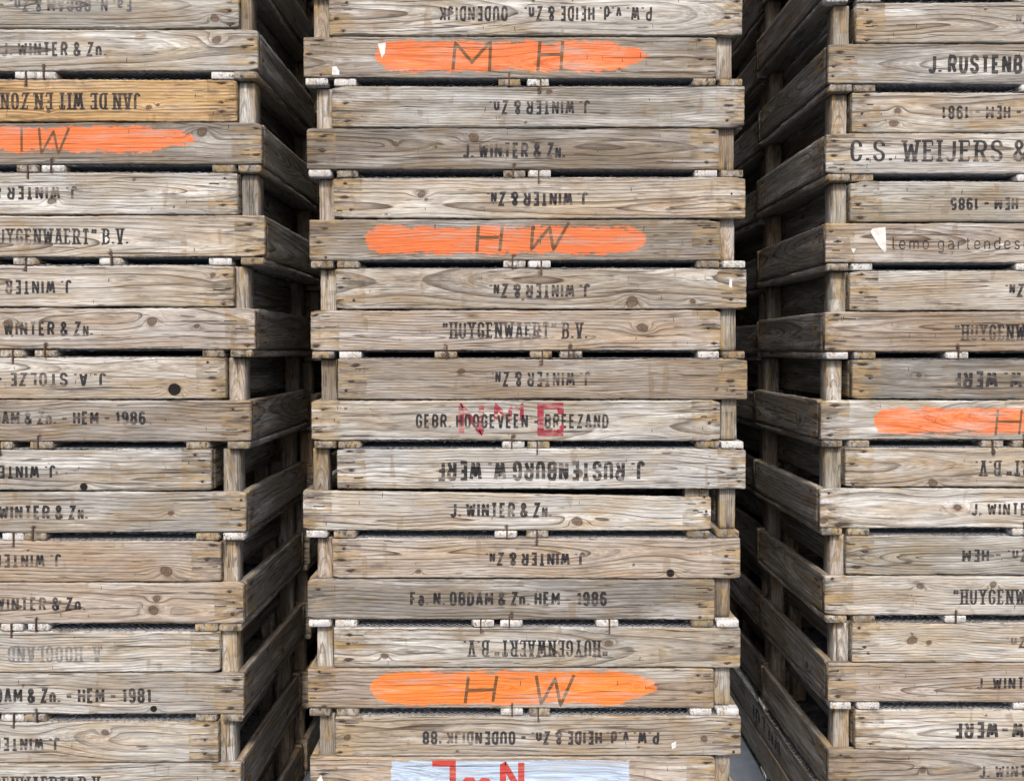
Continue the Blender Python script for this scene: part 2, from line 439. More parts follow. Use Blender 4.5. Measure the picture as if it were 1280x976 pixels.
def make_board(name, L, H, T, seed, dx=.012, nz=10, knots=None, nails=3, marks=(), paint=None,
               taper=0.0, spacing=None, endpaint=None, chips=1.0, extra_stain=(), flat=None):
    """a board lying along x, front face at y = 0 looking to -y, bottom at z = 0.
    marks: list of (points, wv, wh, rgb, wear) pen strokes in board coordinates"""
    rs = np.random.RandomState(seed)
    spacing = spacing or rs.uniform(.0062, .0120)
    if rs.rand() < .66:
        zc = H * rs.uniform(.25, .75); d0, slope = rs.uniform(.006, .045), rs.uniform(-.06, .06)
    else:
        zc = H * (rs.choice([-1, 1]) * rs.uniform(.6, 1.2) + .5); d0, slope = rs.uniform(-.02, .03), rs.uniform(-.04, .04)
    if flat is not None: zc, d0, slope = flat[0] * H, flat[1], flat[2]
    n1, n2, n3, n4 = noise1(rs, .30), noise1(rs, .17), noise1(rs, .05), noise1(rs, .011)
    nb, ntp, nbt = noise1(rs, .3), noise1(rs, .035), noise1(rs, .035)
    nc1, nc2 = noise1(rs, .006), noise1(rs, .006)
    if knots is None:
        knots = [(rs.uniform(-.45, .45) * L, rs.uniform(.12, .88) * H, rs.uniform(.09, .022 * 5) * .07)
                 for _ in range(rs.poisson(1.1 * L))]
        knots = [(a, b, rs.uniform(.005, .0105) * min(1, H / .08)) for a, b, _ in knots]
    spots = nailspots(L, H, rs, n=nails) if nails else []
    san = [(rs.uniform(.3, 1.0), rs.uniform(.004, .011), rs.uniform(.0026, .0046), rs.uniform(.1, .8), rs.rand()) for _ in spots]
    kan = [(rs.uniform(2.2, 3.6), rs.uniform(1.1, 1.7), rs.uniform(1.3, 2.4)) for _ in knots]
    def fields(x, y, z):
        dd = d0 + slope * x + .013 * n1(x) + .0022 * n2(x) + y
        zz = z - zc - .006 * n2(x + 3.3) - .0014 * n3(x + 1.7)
        r = np.sqrt(zz ** 2 + dd ** 2 + 1e-6) + .0006 * n3(x * .7 + z * 2.3)
        kn = np.zeros_like(x)
        for (kx, kz, kr), (ax, az, am) in zip(knots, kan):
            ex, ez = (x - kx) / kr, (z - kz) / kr
            r = r + am * kr * np.exp(-((ex / ax) ** 2 + (ez / az) ** 2))
            th = np.arctan2(ez, ex)
            di = np.sqrt((ex / 1.2) ** 2 + ez ** 2) * (1 + .10 * np.sin(2 * th + ax * 9) + .05 * np.sin(3 * th + az * 17))
            kn = np.maximum(kn, np.clip(1.5 - di, 0, 1.5) / 1.5)
        st = np.zeros_like(x)
        for (sx, sz), (qa, qb, qc, qd, qe) in zip(spots, san):
            st = st + qa * np.exp(-((x - sx) / qb) ** 2 - ((z - sz) / qc) ** 2) \
                    + qd * np.exp(-np.abs(x - sx - .012 * (qe - .5)) / (.01 + .03 * qe) - ((z - sz - .002 * (qe - .5)) / .0036) ** 2)
        for sx, sz, wx, wz, am in extra_stain:
            st = st + am * np.exp(-((x - sx) / wx) ** 2 - ((z - sz) / wz) ** 2)
        return r / spacing, kn, np.clip(st, 0, 1), L / 2 - np.abs(x)
    def surf(x):
        return .0011 * nb(x)
    c = min(.0022, T * .15)
    # cross-section loop, front first
    zf = np.linspace(c, H - c, nz)
    py = np.concatenate([np.zeros(nz), [c * .8, T - c, T, T, T - c, c * .8]])
    pz = np.concatenate([zf, [H, H, H - c, c, 0, 0]])
    nx = max(3, int(round(L / dx)))
    xs = np.concatenate([[-L / 2], np.linspace(-L / 2 + .0016, L / 2 - .0016, nx), [L / 2]])
    X, Y = np.meshgrid(xs, py, indexing='ij')
    _, Z = np.meshgrid(xs, pz, indexing='ij')
    hw = Z / H
    chip = .0007 * ntp(X) + .0008 * nc1(X) * chips
    chipb = .0007 * nbt(X) + .0008 * nc2(X) * chips
    big = np.clip(n4(X * .3 + 7) - .72, 0, 1) * .010 * chips
    edge_t = np.clip((hw - .8) / .2, 0, 1); edge_b = np.clip((.2 - hw) / .2, 0, 1)
    Z2 = Z - edge_t * np.abs(chip) * 1.2 + edge_b * np.abs(chipb) * 1.2
    Y2 = Y + surf(X) + np.where(Y < T * .5, (edge_t ** 6 + edge_b ** 6) * big, 0)
    Z2 = Z2 - edge_t * .0022 * np.abs(noise1(rs, .21)(X)) * chips + edge_b * .0022 * np.abs(noise1(rs, .19)(X)) * chips
    if taper: Z2 = Z2 - taper * hw * np.clip((X + L / 2) / L, 0, 1)
    # chipped corners
    for sx_, up_ in ((-1, 0), (-1, 1), (1, 0), (1, 1)):
        if rs.rand() < .55 * min(1, chips):
            wx, dz_ = rs.uniform(.006, .028), rs.uniform(.0015, .0055) * H / .1
            f_ = np.clip(1 - np.abs(X - sx_ * L / 2) / wx, 0, 1) ** .7
            Z2 = Z2 - (edge_t if up_ else -edge_b) * dz_ * f_
    # soften the ends
    e0 = (np.arange(len(xs)) == 0) | (np.arange(len(xs)) == len(xs) - 1)
    Z2[e0] = H / 2 + (Z2[e0] - H / 2) * (1 - .003 / H)
    Y2[e0] = T / 2 + (Y2[e0] - T / 2) * .86
    ex = X + np.where(np.abs(X) > L / 2 - .004, rs.uniform(-.0008, .0008, X.shape), 0)
    V = np.stack([ex, Y2, Z2], -1).reshape(-1, 3)
    R, K, S, E = fields(X.ravel(), Y.ravel(), Z.ravel())
    npf = len(py)
    i, j = np.meshgrid(np.arange(len(xs) - 1), np.arange(npf), indexing='ij')
    j2 = (j + 1) % npf
    quads = np.stack([i * npf + j, (i + 1) * npf + j, (i + 1) * npf + j2, i * npf + j2], -1).reshape(-1, 4)
    MC = np.zeros((len(V), 4)); WR = np.full(len(V), .5)
    if paint is not None:
        (prgb, pf, pw) = paint
        MC[:, :3] = prgb
        MC[:, 3] = np.where(Y.ravel() < T * .5, pf(X.ravel(), Z.ravel(), rs), 0)
        WR[:] = pw
    if endpaint is not None:
        MC[:, :3] = endpaint[:3]
        MC[:, 3] = np.clip((.03 - E) / .01, 0, 1)
        WR[:] = endpaint[3]
    Vs, Rs, Ks, Ss, Es, MCs, WRs = [V], [R], [K], [S], [E], [MC], [WR]
    Q = [quads]; base = len(V); mats = [np.zeros(len(quads), int)]
    for si, (pts, wv, wh, rgb, wear) in enumerate(marks):
        a, b = ribbon(pts, wv, wh)
        m = len(a)
        q = np.concatenate([a, b])
        yy = surf(q[:, 0]) - .00022 - .000008 * (si % 30)
        Vs.append(np.stack([q[:, 0], yy, q[:, 1]], 1))
        r_, k_, s_, e_ = fields(q[:, 0], np.zeros(len(q)), q[:, 1])
        Rs.append(r_); Ks.append(k_); Ss.append(s_); Es.append(e_)
        MCs.append(np.tile(np.array([*rgb, 1.0]), (len(q), 1)))
        WRs.append(np.full(len(q), wear))
        ii = np.arange(m - 1)
        Q.append(base + np.stack([ii, ii + 1, m + ii + 1, m + ii], 1)[:, ::-1] if False else base + np.stack([m + ii, ii, ii + 1, m + ii + 1], 1))
        mats.append(np.zeros(m - 1, int))
        base += len(q)
    # nail heads
    for sx, sz in spots:
        m = 8
        an = np.arange(m) * 2 * math.pi / m
        rr = rs.uniform(.0024, .0036)
        top = np.stack([sx + rr * np.cos(an), np.full(m, float(surf(sx)) - .0009), sz + rr * np.sin(an)], 1)
        bot = top + np.array([0, .002, 0])
        Vs.append(np.concatenate([top, bot]))
        for lst in (Rs, Ks, Ss, Es): lst.append(np.zeros(2 * m))
        MCs.append(np.zeros((2 * m, 4))); WRs.append(np.zeros(2 * m))
        ii = np.arange(m)
        side = np.stack([base + ii, base + (ii + 1) % m, base + m + (ii + 1) % m, base + m + ii], 1)[:, ::-1]
        cap = np.stack([[base + 0, base + 1, base + 2, base + 3], [base + 0, base + 3, base + 4, base + 7],
                        [base + 4, base + 5, base + 6, base + 7]])
        Q += [side, cap]; mats += [np.ones(m, int), np.ones(3, int)]
        base += 2 * m
    V = np.concatenate(Vs); Q = np.concatenate(Q); MI = np.concatenate(mats)
    # two end caps as n-gons
    cap0 = list(range(npf)); cap1 = [(len(xs) - 1) * npf + q for q in range(npf)][::-1]
    me = bpy.data.meshes.new(name)
    me.vertices.add(len(V)); me.vertices.foreach_set('co', V.ravel())
    nl = Q.size + 2 * npf
    me.loops.add(nl)
    me.loops.foreach_set('vertex_index', np.concatenate([Q.ravel(), cap0, cap1]).astype(np.int32))
    me.polygons.add(len(Q) + 2)
    ls = np.concatenate([np.arange(len(Q)) * 4, [Q.size, Q.size + npf]]).astype(np.int32)
    me.polygons.foreach_set('loop_start', ls)
    me.materials.append(WOOD); me.materials.append(RUST)
    me.polygons.foreach_set('material_index', np.concatenate([MI, [0, 0]]).astype(np.int32))
    me.update(calc_edges=True)
    me.validate()
    for nm, arr in (('ring', Rs), ('knot', Ks), ('stain', Ss), ('endd', Es), ('wear', WRs)):
        at_ = me.attributes.new(nm, 'FLOAT', 'POINT')
        at_.data.foreach_set('value', np.concatenate(arr).astype(np.float32))
    at_ = me.attributes.new('mark', 'FLOAT_COLOR', 'POINT')
    at_.data.foreach_set('color', np.concatenate(MCs).astype(np.float32).ravel())
    return me

# ------------------------------------------------------------------ crate dimensions (metres)
L, W, H, T = .985, .53, .100, .018       # length, depth, board height, board thickness
RT = .0175                               # runner thickness
RW = .061                                # runner width
PW = .040                                # post section
TOP = RT + H                             # height of the board's upper edge
PAIR = 2 * H + RT + .001                 # two crates face to face
MX = Matrix

def frame(px, py, pz, o):
    """matrix whose columns are the local axes and the origin"""
    return Matrix(((px[0], py[0], pz[0], o[0]), (px[1], py[1], pz[1], o[1]), (px[2], py[2], pz[2], o[2]), (0, 0, 0, 1)))

RS = random.Random(7)
SIDE = [make_board('side_board', W - 2 * T - .001, H, T, 900 + i, dx=.010, nz=14) for i in range(8)]
BACK = [make_board('back_board', L, H, T, 930 + i, dx=.012, nz=10) for i in range(4)]
POST = [make_board('corner_post', 2 * H - .001, PW, PW, 950 + i, dx=.010, nz=7, nails=0, spacing=.0042, chips=.6) for i in range(6)]
RUN = [make_board('runner', W, RW, RT - .001, 960 + i, dx=.02, nz=7, nails=0, spacing=.004, chips=2.0) for i in range(4)]
RUNW = [make_board('runner', W, RW, RT - .001, 970 + i, dx=.006, nz=9, nails=0, spacing=.004, chips=2.0,
                   endpaint=(.68, .675, .655, .95)) for i in range(5)]

def wire_mesh_data(seed):
    rs = np.random.RandomState(seed)
    V, Fc = [], []
    def prism(a, b, r):
        a, b = np.array(a, float), np.array(b, float)
        d = b - a; d /= max(np.linalg.norm(d), 1e-9)
        u = np.cross(d, (0.3, .2, 1)); u /= np.linalg.norm(u); v = np.cross(d, u)
        k = len(V)
        for p in (a, b):
            for q in range(3):
                t = q * 2.0944
                V.append(tuple(p + r * (math.cos(t) * u + math.sin(t) * v)))
        for q in range(3):
            Fc.append((k + q, k + (q + 1) % 3, k + 3 + (q + 1) % 3, k + 3 + q))
    hx, hy = L / 2 - .004, W / 2 - .004
    z = RT - .0004
    sp = .0150
    for s in (-1, 1):
        c = -(hx + hy)
        while c < hx + hy:
            # y = s*x + c clipped to the rectangle
            pts = []
            xa = max(-hx, min((-hy - c) / s, (hy - c) / s)); xb = min(hx, max((-hy - c) / s, (hy - c) / s))
            if xb - xa > .004:
                prism((xa, s * xa + c, z - .0003 * s), (xb, s * xb + c, z - .0003 * s), .00095)
            c += sp
    # ragged cut ends along the front and back edge
    for sy in (-1, 1):
        x = -hx
        while x < hx:
            x += rs.uniform(.004, .016)
            if rs.rand() < .3: continue
            a = (x, sy * (W / 2 - .008), z - .002)
            prism(a, (x + rs.uniform(-.006, .006), sy * (W / 2 + rs.uniform(.0003, .003)), z + rs.uniform(-.003, .002)), .0007)
    me = bpy.data.meshes.new('wire_mesh')
    me.from_pydata(V, [], Fc)
    me.materials.append(WIRE)
    return me
MESH = [wire_mesh_data(3), wire_mesh_data(4)]

def staple_data():
    V, Fc = [], []
    def box(x0, x1, y0, y1, z0, z1):
        k = len(V)
        V.extend([(x, y, z) for z in (z0, z1) for y in (y0, y1) for x in (x0, x1)])
        Fc.extend([tuple(k + q for q in f) for f in ((0, 2, 3, 1), (4, 5, 7, 6), (0, 1, 5, 4), (2, 6, 7, 3), (0, 4, 6, 2), (1, 3, 7, 5))])
    # in crate axes: foot under the runner, upright over runner end and board, bent tip into the wood
    box(-.0022, .0022, -.0026, .030, -.0006, .0018)
    box(-.0018, .0018, -.0028, -.0004, .0018, .0310)
    box(-.0017, .0017, -.0024, .004, .0310, .0323)
    me = bpy.data.meshes.new('staple')
    me.from_pydata(V, [], Fc)
    me.materials.append(RUST)
    return me
STAPLE = staple_data()

TONE = {   # linear board colours and how grey-washed the board is
 'pale': ((.42, .385, .325), .75), 'white': ((.48, .455, .41), 1.0), 'grey': ((.34, .315, .275), .60),
 'taupe': ((.27, .225, .175), .25), 'beige': ((.40, .335, .25), .45), 'tan': ((.40, .305, .215), .30),
 'brown': ((.30, .235, .165), .15), 'pink': ((.43, .345, .27), .40), 'fresh': ((.60, .42, .22), .0),
 'olive': ((.31, .285, .225), .45), 'blue': ((.40, .395, .375), .9), 'dgrey': ((.25, .23, .20), .35),
}
ALLT = list(TONE)

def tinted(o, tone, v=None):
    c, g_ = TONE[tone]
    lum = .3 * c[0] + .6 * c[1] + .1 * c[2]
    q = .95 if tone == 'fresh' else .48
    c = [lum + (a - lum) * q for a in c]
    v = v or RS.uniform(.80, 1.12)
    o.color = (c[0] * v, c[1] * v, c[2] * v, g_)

def link(name, me, parent, mat):
    o = bpy.data.objects.new(name, me)
    COL.objects.link(o)
    o.parent = parent
    o.matrix_basis = mat
    return o

def crate(label, group, front_mesh, tone, mids=(0,), white=.40, staples=True, side_mesh=None):
    root = bpy.data.objects.new('crate', None)
    root.empty_display_size = .1
    COL.objects.link(root)
    root['label'] = label
    root['category'] = 'crate'
    root['group'] = group
    hx, hy = L / 2, W / 2
    fb = link('front_board', front_mesh, root, frame((1, 0, 0), (0, 1, 0), (0, 0, 1), (0, -hy, RT)))
    tinted(fb, tone)
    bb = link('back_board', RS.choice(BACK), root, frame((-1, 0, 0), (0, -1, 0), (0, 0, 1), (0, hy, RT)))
    tinted(bb, RS.choice(ALLT[:8]), RS.uniform(.55, .75))  # darker tint puts shade between the stacks into the colour, besides less bleaching
    for s in (-1, 1):
        m = frame((0, 1, 0), (-1, 0, 0), (0, 0, 1), (hx, 0, RT)) if s > 0 else frame((0, -1, 0), (1, 0, 0), (0, 0, 1), (-hx, 0, RT))
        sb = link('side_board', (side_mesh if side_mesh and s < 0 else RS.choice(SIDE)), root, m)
        tinted(sb, RS.choice(('grey', 'taupe', 'dgrey', 'grey', 'olive')), RS.uniform(.62, .85))  # sides toned down: gap shade put into the tint, besides less bleached wood
        for e in (-1, 1):
            # post inside the corner, reaching one board height above the rim
            x0 = s * (hx - T - .0005 - PW / 2) + PW / 2
            y0 = -hy + T + .0005 if e < 0 else hy - T - .0005 - PW
            po = link('corner_post', RS.choice(POST), root, frame((0, 0, 1), (0, 1, 0), (-1, 0, 0), (x0, y0, RT + H)))
            tinted(po, RS.choice(('grey', 'taupe', 'tan', 'olive', 'beige')))
    places = [-hx + RW / 2] + [q for q in mids] + [hx - RW / 2]
    for i, x in enumerate(places):
        mid = 0 < i < len(places) - 1
        mesh = RS.choice(RUNW) if RS.random() < white else RS.choice(RUN)
        ru = link('runner', mesh, root, frame((0, 1, 0), (0, 0, 1), (1, 0, 0), (x - RW / 2, RS.uniform(-.002, .002), .0005)))
        tinted(ru, RS.choice(('pale', 'grey', 'beige', 'olive')))
        if mid and staples:
            st = link('staple', STAPLE, ru, ru.matrix_basis.inverted() @ Matrix.Translation((x + RS.uniform(-.006, .006), -hy, 0)))
    link('wire_mesh', RS.choice(MESH), root, Matrix.Identity(4))
    return root

def place(root, x, z, Y, inv, sz=1.0, yaw=None):
    """Y is the front plane; z is the height of the rim that meets its partner"""
    yaw = RS.uniform(-.004, .004) if yaw is None else yaw
    if inv:
        root.rotation_euler = (0, math.pi, yaw)
        root.location = (x, Y + W / 2, z + .0005 + TOP * sz)
    else:
        root.rotation_euler = (0, 0, yaw)
        root.location = (x, Y + W / 2, z - .0005 - TOP * sz)
    root.scale = (1, 1, sz)

# ------------------------------------------------------------------ the rows, measured on the photo
BLACK, FADED, REDP = (.022, .021, .024), (.10, .10, .105), (.30, .028, .050)
BRUSH = (.16, .075, .03)
ORANGE = (.74, .185, .062)
JW, JWS = 'J. WINTER & Zn.', 'J. WINTER & Z{N}.'
HV = '"HUYGENWAERT" B.V.'
PH = 'P.W. v.d. HEIDE & Zn. - OUDENDIJK'
OB = 'Fa. N. OBDAM & Zn. - HEM - '
RB = 'J. RUSTENBURG W. WERF'
# (x0 or None, x1 or None, rim row y, tone, texts[(text, style, xa, xb, ya, yb, colour, wear)], extras, label)
def t_(txt, st, xa, xb, ya, yb, c=BLACK, wear=.62): return (txt, st, xa, xb, ya, yb, c, wear)
MIDDLE = [
 (412, 927, 44.5, 'pale', [t_(PH, 'sten', 549, 815, 7, 26)], {}, 'pale streaky crate cut off by the top edge of the photo, middle stack'),
 (380, 895, 44.5, 'taupe', [], dict(bar=(468, 812, 49, 89, 'point'), brush=[('M', 568, 612, 52, 87), ('H', 674, 703, 51, 87)],
    paper=[((472, 54), (482, 53), (481, 66), (477, 72)), ((415, 83), (420, 82), (424, 88), (424, 93), (415, 93))]),
    'grey-brown crate with orange paint bar marked M H, middle stack'),
 (415, 931, 160.5, 'grey', [t_(JW, 'sten', 612, 738, 126, 144)], dict(knots=[(687, 115, 4)]), 'greyish upside-down crate directly beneath the orange M H crate, middle stack'),
 (385, 897, 160.5, 'taupe', [t_(JWS, 'bold', 578, 706, 179, 199)], dict(knots=[(592, 173, 7), (494, 181, 4)], paper=[((671, 190), (676, 190), (675, 198), (672, 196))]),
    'brown upright crate, second one below the orange M H crate, middle stack'),
 (418, 931, 275, 'beige', [t_(JWS, 'bold', 609, 736, 241, 259)], dict(knots=[(527, 244, 5.5)]), 'beige upside-down crate resting on the upper orange H W crate, middle stack'),
 (388, 899, 275, 'taupe', [], dict(bar=(455, 808, 283, 320, 'soft'), brush=[('H', 597, 625, 283, 316), ('W', 660, 706, 280, 314)]),
    'crate with the upper orange paint bar marked H W, middle stack'),
 (421, 932, 387.5, 'beige', [t_(JWS, 'bold', 612, 738, 355, 373)], dict(knots=[(790, 378, 9), (866, 377, 4)], paper=[((912, 350), (915, 349), (915, 361), (911, 359))]),
    'beige upside-down crate with one big knot at right, below upper orange H W crate'),
 (389, 900, 387.5, 'pink', [t_(HV, 'serif', 553, 734, 403, 424)], dict(two=1, knots=[(803, 410, 7)]), 'pinkish grey upright crate with narrow serif lettering in quotation marks, middle stack'),
 (424, 932, 499.5, 'brown', [t_(JWS, 'sten', 614, 738, 464, 483, BLACK, .7)], dict(knots=[(576, 464, 5)]), 'brown upside-down crate lying directly on the crate with red letters'),
 (392, 898, 499.5, 'grey', [t_('GEBR. HOOGEVEEN - BREEZAND', 'sten', 520, 761, 517, 535)],
    dict(red=[('N', 577, 602, 506, 541, 7, 1.05), ('N', 620, 638, 506, 527, 5, 1.0), ('1', 645, 655, 506, 526, 5, 1.0), ('q', 676, 701, 507, 541, 8, .88)]),
    'grey crate with faded red letters over its black stencil, middle stack'),
 (423, 931, 611, 'blue', [t_(RB, 'bold', 546, 807, 575, 600, BLACK, .85)], dict(knots=[(724, 590, 6)]), 'pale bluish upside-down crate with tall lettering, below the red-lettered crate'),
 (380, 888, 611, 'white', [t_(JWS, 'bold', 563, 690, 627, 646, BLACK, .75)], dict(taper=.017, knots=[(722, 649, 8)]), 'whitish upright crate whose top edge slopes down to the right, middle stack'),
 (417, 924, 723.5, 'tan', [t_(JWS, 'bold', 607, 732, 690, 707, BLACK, .75)], dict(hole=[(838, 716, 5)], knots=[(523, 714, 4)]), 'tan upside-down crate with a round black hole near its right end, middle stack'),
 (385, 893, 723.5, 'dgrey', [t_('Fa. N. OBDAM & Zn. HEM - 1986', 'bold', 513, 759, 739, 757, BLACK, .72)], {}, 'dull grey-brown upright crate stencilled 1986, middle stack'),
 (417, 926, 835, 'pale', [t_(HV, 'serif', 580, 760, 800, 821)], dict(two=1, knots=[(761, 804, 5.5), (481, 820, 5)]), 'pale upside-down crate with serif lettering, resting on the lowest orange crate'),
 (384, 893, 835, 'tan', [], dict(bar=(462, 824, 838, 882, 'round'), brush=[('H', 583, 619, 846, 878), ('W', 668, 715, 843, 881)]),
    'crate with the lowest and brightest orange bar, marked H W, middle stack'),
 (419, 926, 945, 'beige', [t_(PH + " '88", 'bold', 528, 824, 913, 930, BLACK, .7)], dict(knots=[(880, 923, 5), (434, 921, 5)], paper=[((839, 929), (845, 926), (845, 933), (840, 936))]),
    "upside-down crate stencilled '88 just below the lowest orange crate, middle stack"),
 (388, 893, 945, 'tan', [], dict(patch=(488, 788, 949, 1020), red=[('j', 539, 565, 953, 990, 8, .6), ('e', 579, 593, 966, 990, 6, .6), ('n', 599, 612, 966, 990, 6, .6), ('N', 628, 651, 952, 990, 8, .6)],
    paper=[((396, 974), (401, 967), (404, 976), (401, 984))]), 'lowest visible crate with pale blue paint patch and big red letters, middle stack'),
]
LEFT = [
 (None, 298, 37, 'olive', [t_(OB + '1981', 'sten', -98, 164, 0, 16, FADED, .8)], dict(knots=[(268, 24, 6)]), 'greenish grey crate cut off by the top edge, left stack, knot near right end'),
 (None, 322, 37, 'pale', [t_(JW, 'sten', 2, 133, 54, 72)], dict(knots=[(271, 51, 6)]), 'pale upright crate second from the top of the left stack, full black lettering'),
 (None, 295, 153.5, 'fresh', [t_('JAN DE WIT EN ZONEN', 'serif', -24, 175, 117, 138, BLACK, .5)], dict(knots=[(185, 135, 4), (60, 140, 3)]), 'newer yellowish upside-down crate resting on the orange-painted crate, left stack'),
 (None, 327, 153.5, 'taupe', [], dict(bar=(-110, 249, 158, 192, 'point'), brush=[('I', 26, 28, 161, 192), ('W', 46, 84, 160, 192)], knots=[(253, 166, 7)], thin=1), 'crate with an orange paint bar tapering at its right end, left stack'),
 (None, 297, 268, 'white', [t_(JW, 'sten', -42, 97, 232, 249, BLACK, .85)], dict(knots=[(65, 250, 6)]), 'whitish upside-down crate directly below the orange-painted crate, left stack'),
 (None, 331, 268, 'beige', [t_(HV, 'serif', -24, 161, 285, 305)], dict(two=1, paper=[((126, 293), (131, 291), (137, 299), (133, 303))]), 'beige upright crate with serif lettering and torn yellowed scrap, upper left stack'),
 (None, 292, 383.5, 'beige', [t_(JW, 'sten', -42, 90, 349, 367)], dict(knots=[(266, 343, 4)]), 'beige upside-down crate in the left stack just under the serif crate with torn scrap'),
 (None, 318, 383.5, 'pink', [t_(JWS, 'sten', -16, 116, 401, 419, BLACK, .72)], dict(knots=[(190, 401, 7), (246, 407, 4), (10, 403, 6)]), 'pinkish tan upright crate with a pale-ringed knot, left stack at eye level'),
 (None, 281, 498.5, 'beige', [t_('J. A. STOLZE - HEM', 'sten', -52, 132, 465, 482, BLACK, .7)], dict(hole=[(217, 486, 7.5)]), 'beige upside-down crate with a round dark plug near its right end, left stack'),
 (None, 313, 498.5, 'taupe', [t_(OB + '1986', 'bold', -80, 182, 513, 530, BLACK, .8)], {}, 'grey-brown upright crate with blotted year, below the crate with dark round plug'),
 (None, 264, 612.5, 'pale', [t_(JW, 'sten', -62, 70, 580, 597)], dict(hole=[(105, 607, 4.5)]), 'pale upside-down crate with a small hole on its lower edge, left stack'),
 (None, 307, 612.5, 'grey', [t_(JWS, 'bold', -22, 110, 630, 648)], dict(knots=[(214, 640, 4)]), 'grey upright crate beneath the pale crate with a hole on its edge, left stack'),
 (None, 276, 727.5, 'tan', [t_(JWS, 'sten', -55, 77, 692, 709, BLACK, .7)], dict(knots=[(208, 714, 8)]), 'tan upside-down crate with one big dark knot near its right end, left stack'),
 (None, 304, 727.5, 'tan', [t_(JW, 'sten', -27, 107, 746, 763)], dict(knots=[(196, 748, 5), (192, 762, 7)]), 'tan upright crate with an eye-shaped grain swirl, left stack'),
 (None, 275, 842.5, 'white', [t_('A. HOOGLAND', 'serif', 10, 126, 809, 829, (.2, .2, .2), .95)], {}, 'whitish upside-down crate with nearly vanished lettering, left stack'),
 (None, 305, 842.5, 'grey', [t_(OB + '1981', 'bold', -80, 190, 861, 880, BLACK, .5)], dict(hole=[(193, 887, 4)]), 'grey upright crate stencilled 1981, lower left stack'),
 (None, 272, 953.5, 'pale', [t_(JW, 'sten', -57, 75, 921, 938)], dict(knots=[(131, 915, 5)]), 'pale upside-down crate directly below the crate stencilled 1981, left stack'),
 (None, 300, 953.5, 'pale', [t_(HV, 'serif', -52, 130, 970, 990)], dict(two=1), 'lowest crate of the left stack, cut off by the bottom edge of the photo'),
]
RIGHT = [
 (1071, None, 54.5, 'pale', [t_(JWS, 'bold', 1265, 1395, 18, 31)], {}, 'pale upside-down crate at the top of the right stack'),
 (1035, None, 54.5, 'grey', [t_(RB, 'bold', 1159, 1412, 69, 93, BLACK, .5)], {}, 'grey upright crate with tall bold lettering, second from top of the right stack'),
 (1066, None, 167, 'pale', [t_(OB + '1981', 'sten', 1178, 1430, 133, 150)], dict(knots=[(1118, 155, 6), (1123, 139, 5)]), 'pale upside-down crate stencilled 1981, right stack'),
 (1032, None, 167, 'grey', [t_('C.S. WEIJERS & ZN.', 'wide', 1062, 1340, 176, 203, BLACK, .72)], {}, 'grey upright crate with the largest, wide serif lettering, right stack'),
 (1063, None, 278, 'olive', [t_(OB + '1985', 'bold', 1188, 1432, 247, 263, BLACK, .7)], {}, 'olive-grey upside-down crate stencilled 1985, right stack'),
 (1032, None, 278, 'pink', [t_('lemo gartendesign', 'light', 1115, 1306, 296, 312, BLACK, .40)],
    dict(paper=[((1087, 290), (1090, 286), (1106, 284), (1107, 313), (1105, 316), (1098, 308)), ((1063, 311), (1069, 311), (1066, 317)), ((1246, 307), (1254, 304), (1253, 307))]),
    'pinkish crate with thin lowercase lettering and torn white paper, right stack'),
 (1063, None, 388.5, 'beige', [t_(JWS, 'bold', 1257, 1385, 354, 371)], dict(flat=(.4, -.002, .035)), 'beige upside-down crate with arched grain, below the crate with torn paper'),
 (1032, None, 388.5, 'tan', [t_(HV, 'serif', 1193, 1374, 405, 425)], dict(two=1, flat=(.62, .004, .03)), 'tan upright crate with serif lettering at eye level, right stack'),
 (1065, None, 499, 'dgrey', [t_(RB, 'bold', 1190, 1452, 463, 485, BLACK, .65)], dict(knots=[(1148, 468, 4)]), 'dull grey upside-down crate resting on the orange-painted crate, right stack'),
 (1027, None, 499, 'grey', [], dict(bar=(1092, 1450, 508, 543, 'blunt'), brush=[('H', 1246, 1276, 511, 543)], thin=1), 'grey crate with an orange paint bar, right stack'),
 (1057, None, 608.5, 'beige', [t_(HV, 'serif', 1219, 1402, 574, 594)], dict(two=1, knots=[(1166, 603, 7)]), 'beige upside-down crate with a wide grain swirl, below the orange-painted crate'),
 (1026, None, 608.5, 'white', [t_(JW, 'sten', 1214, 1342, 627, 643)], dict(knots=[(1197, 633, 5), (1030, 650, 5)]), 'whitish upright crate with a dark ringed knot beside its lettering, right stack'),
 (1058, None, 720, 'olive', [t_('Fa. N. OBDAM & Zn. - HEM', 'sten', 1203, 1420, 687, 703)], dict(flat=(.5, .002, .03)), 'olive-grey upside-down crate below the whitish crate with a ringed knot'),
 (1031, None, 720, 'pale', [t_(HV, 'serif', 1191, 1374, 737, 756)], dict(two=1, knots=[(1150, 733, 5), (1241, 731, 5)]), 'pale upright crate with two dark knots above its serif lettering, right stack'),
 (1065, None, 828.5, 'pale', [t_(JW, 'sten', 1258, 1386, 796, 810)], dict(knots=[(1161, 803, 4), (1140, 800, 7)]), 'pale upside-down crate just below the crate with two dark knots, right stack'),
 (1036, None, 828.5, 'tan', [t_(JW, 'sten', 1221, 1349, 846, 862)], dict(flat=(.35, .0, .04)), 'tan upright crate third from the bottom of the right stack'),
 (1070, None, 937, 'white', [t_('J. RUSTENBURG W-WERF', 'bold', 1193, 1450, 902, 923, BLACK, .75)], {}, 'whitish upside-down crate second from the bottom of the right stack'),
 (1037, None, 937, 'brown', [t_(JW, 'sten', 1224, 1352, 956, 972, BLACK, .75)], dict(knots=[(1154, 962, 5)]), 'brown crate at the bottom of the right stack, cut off by the photo edge'),
]

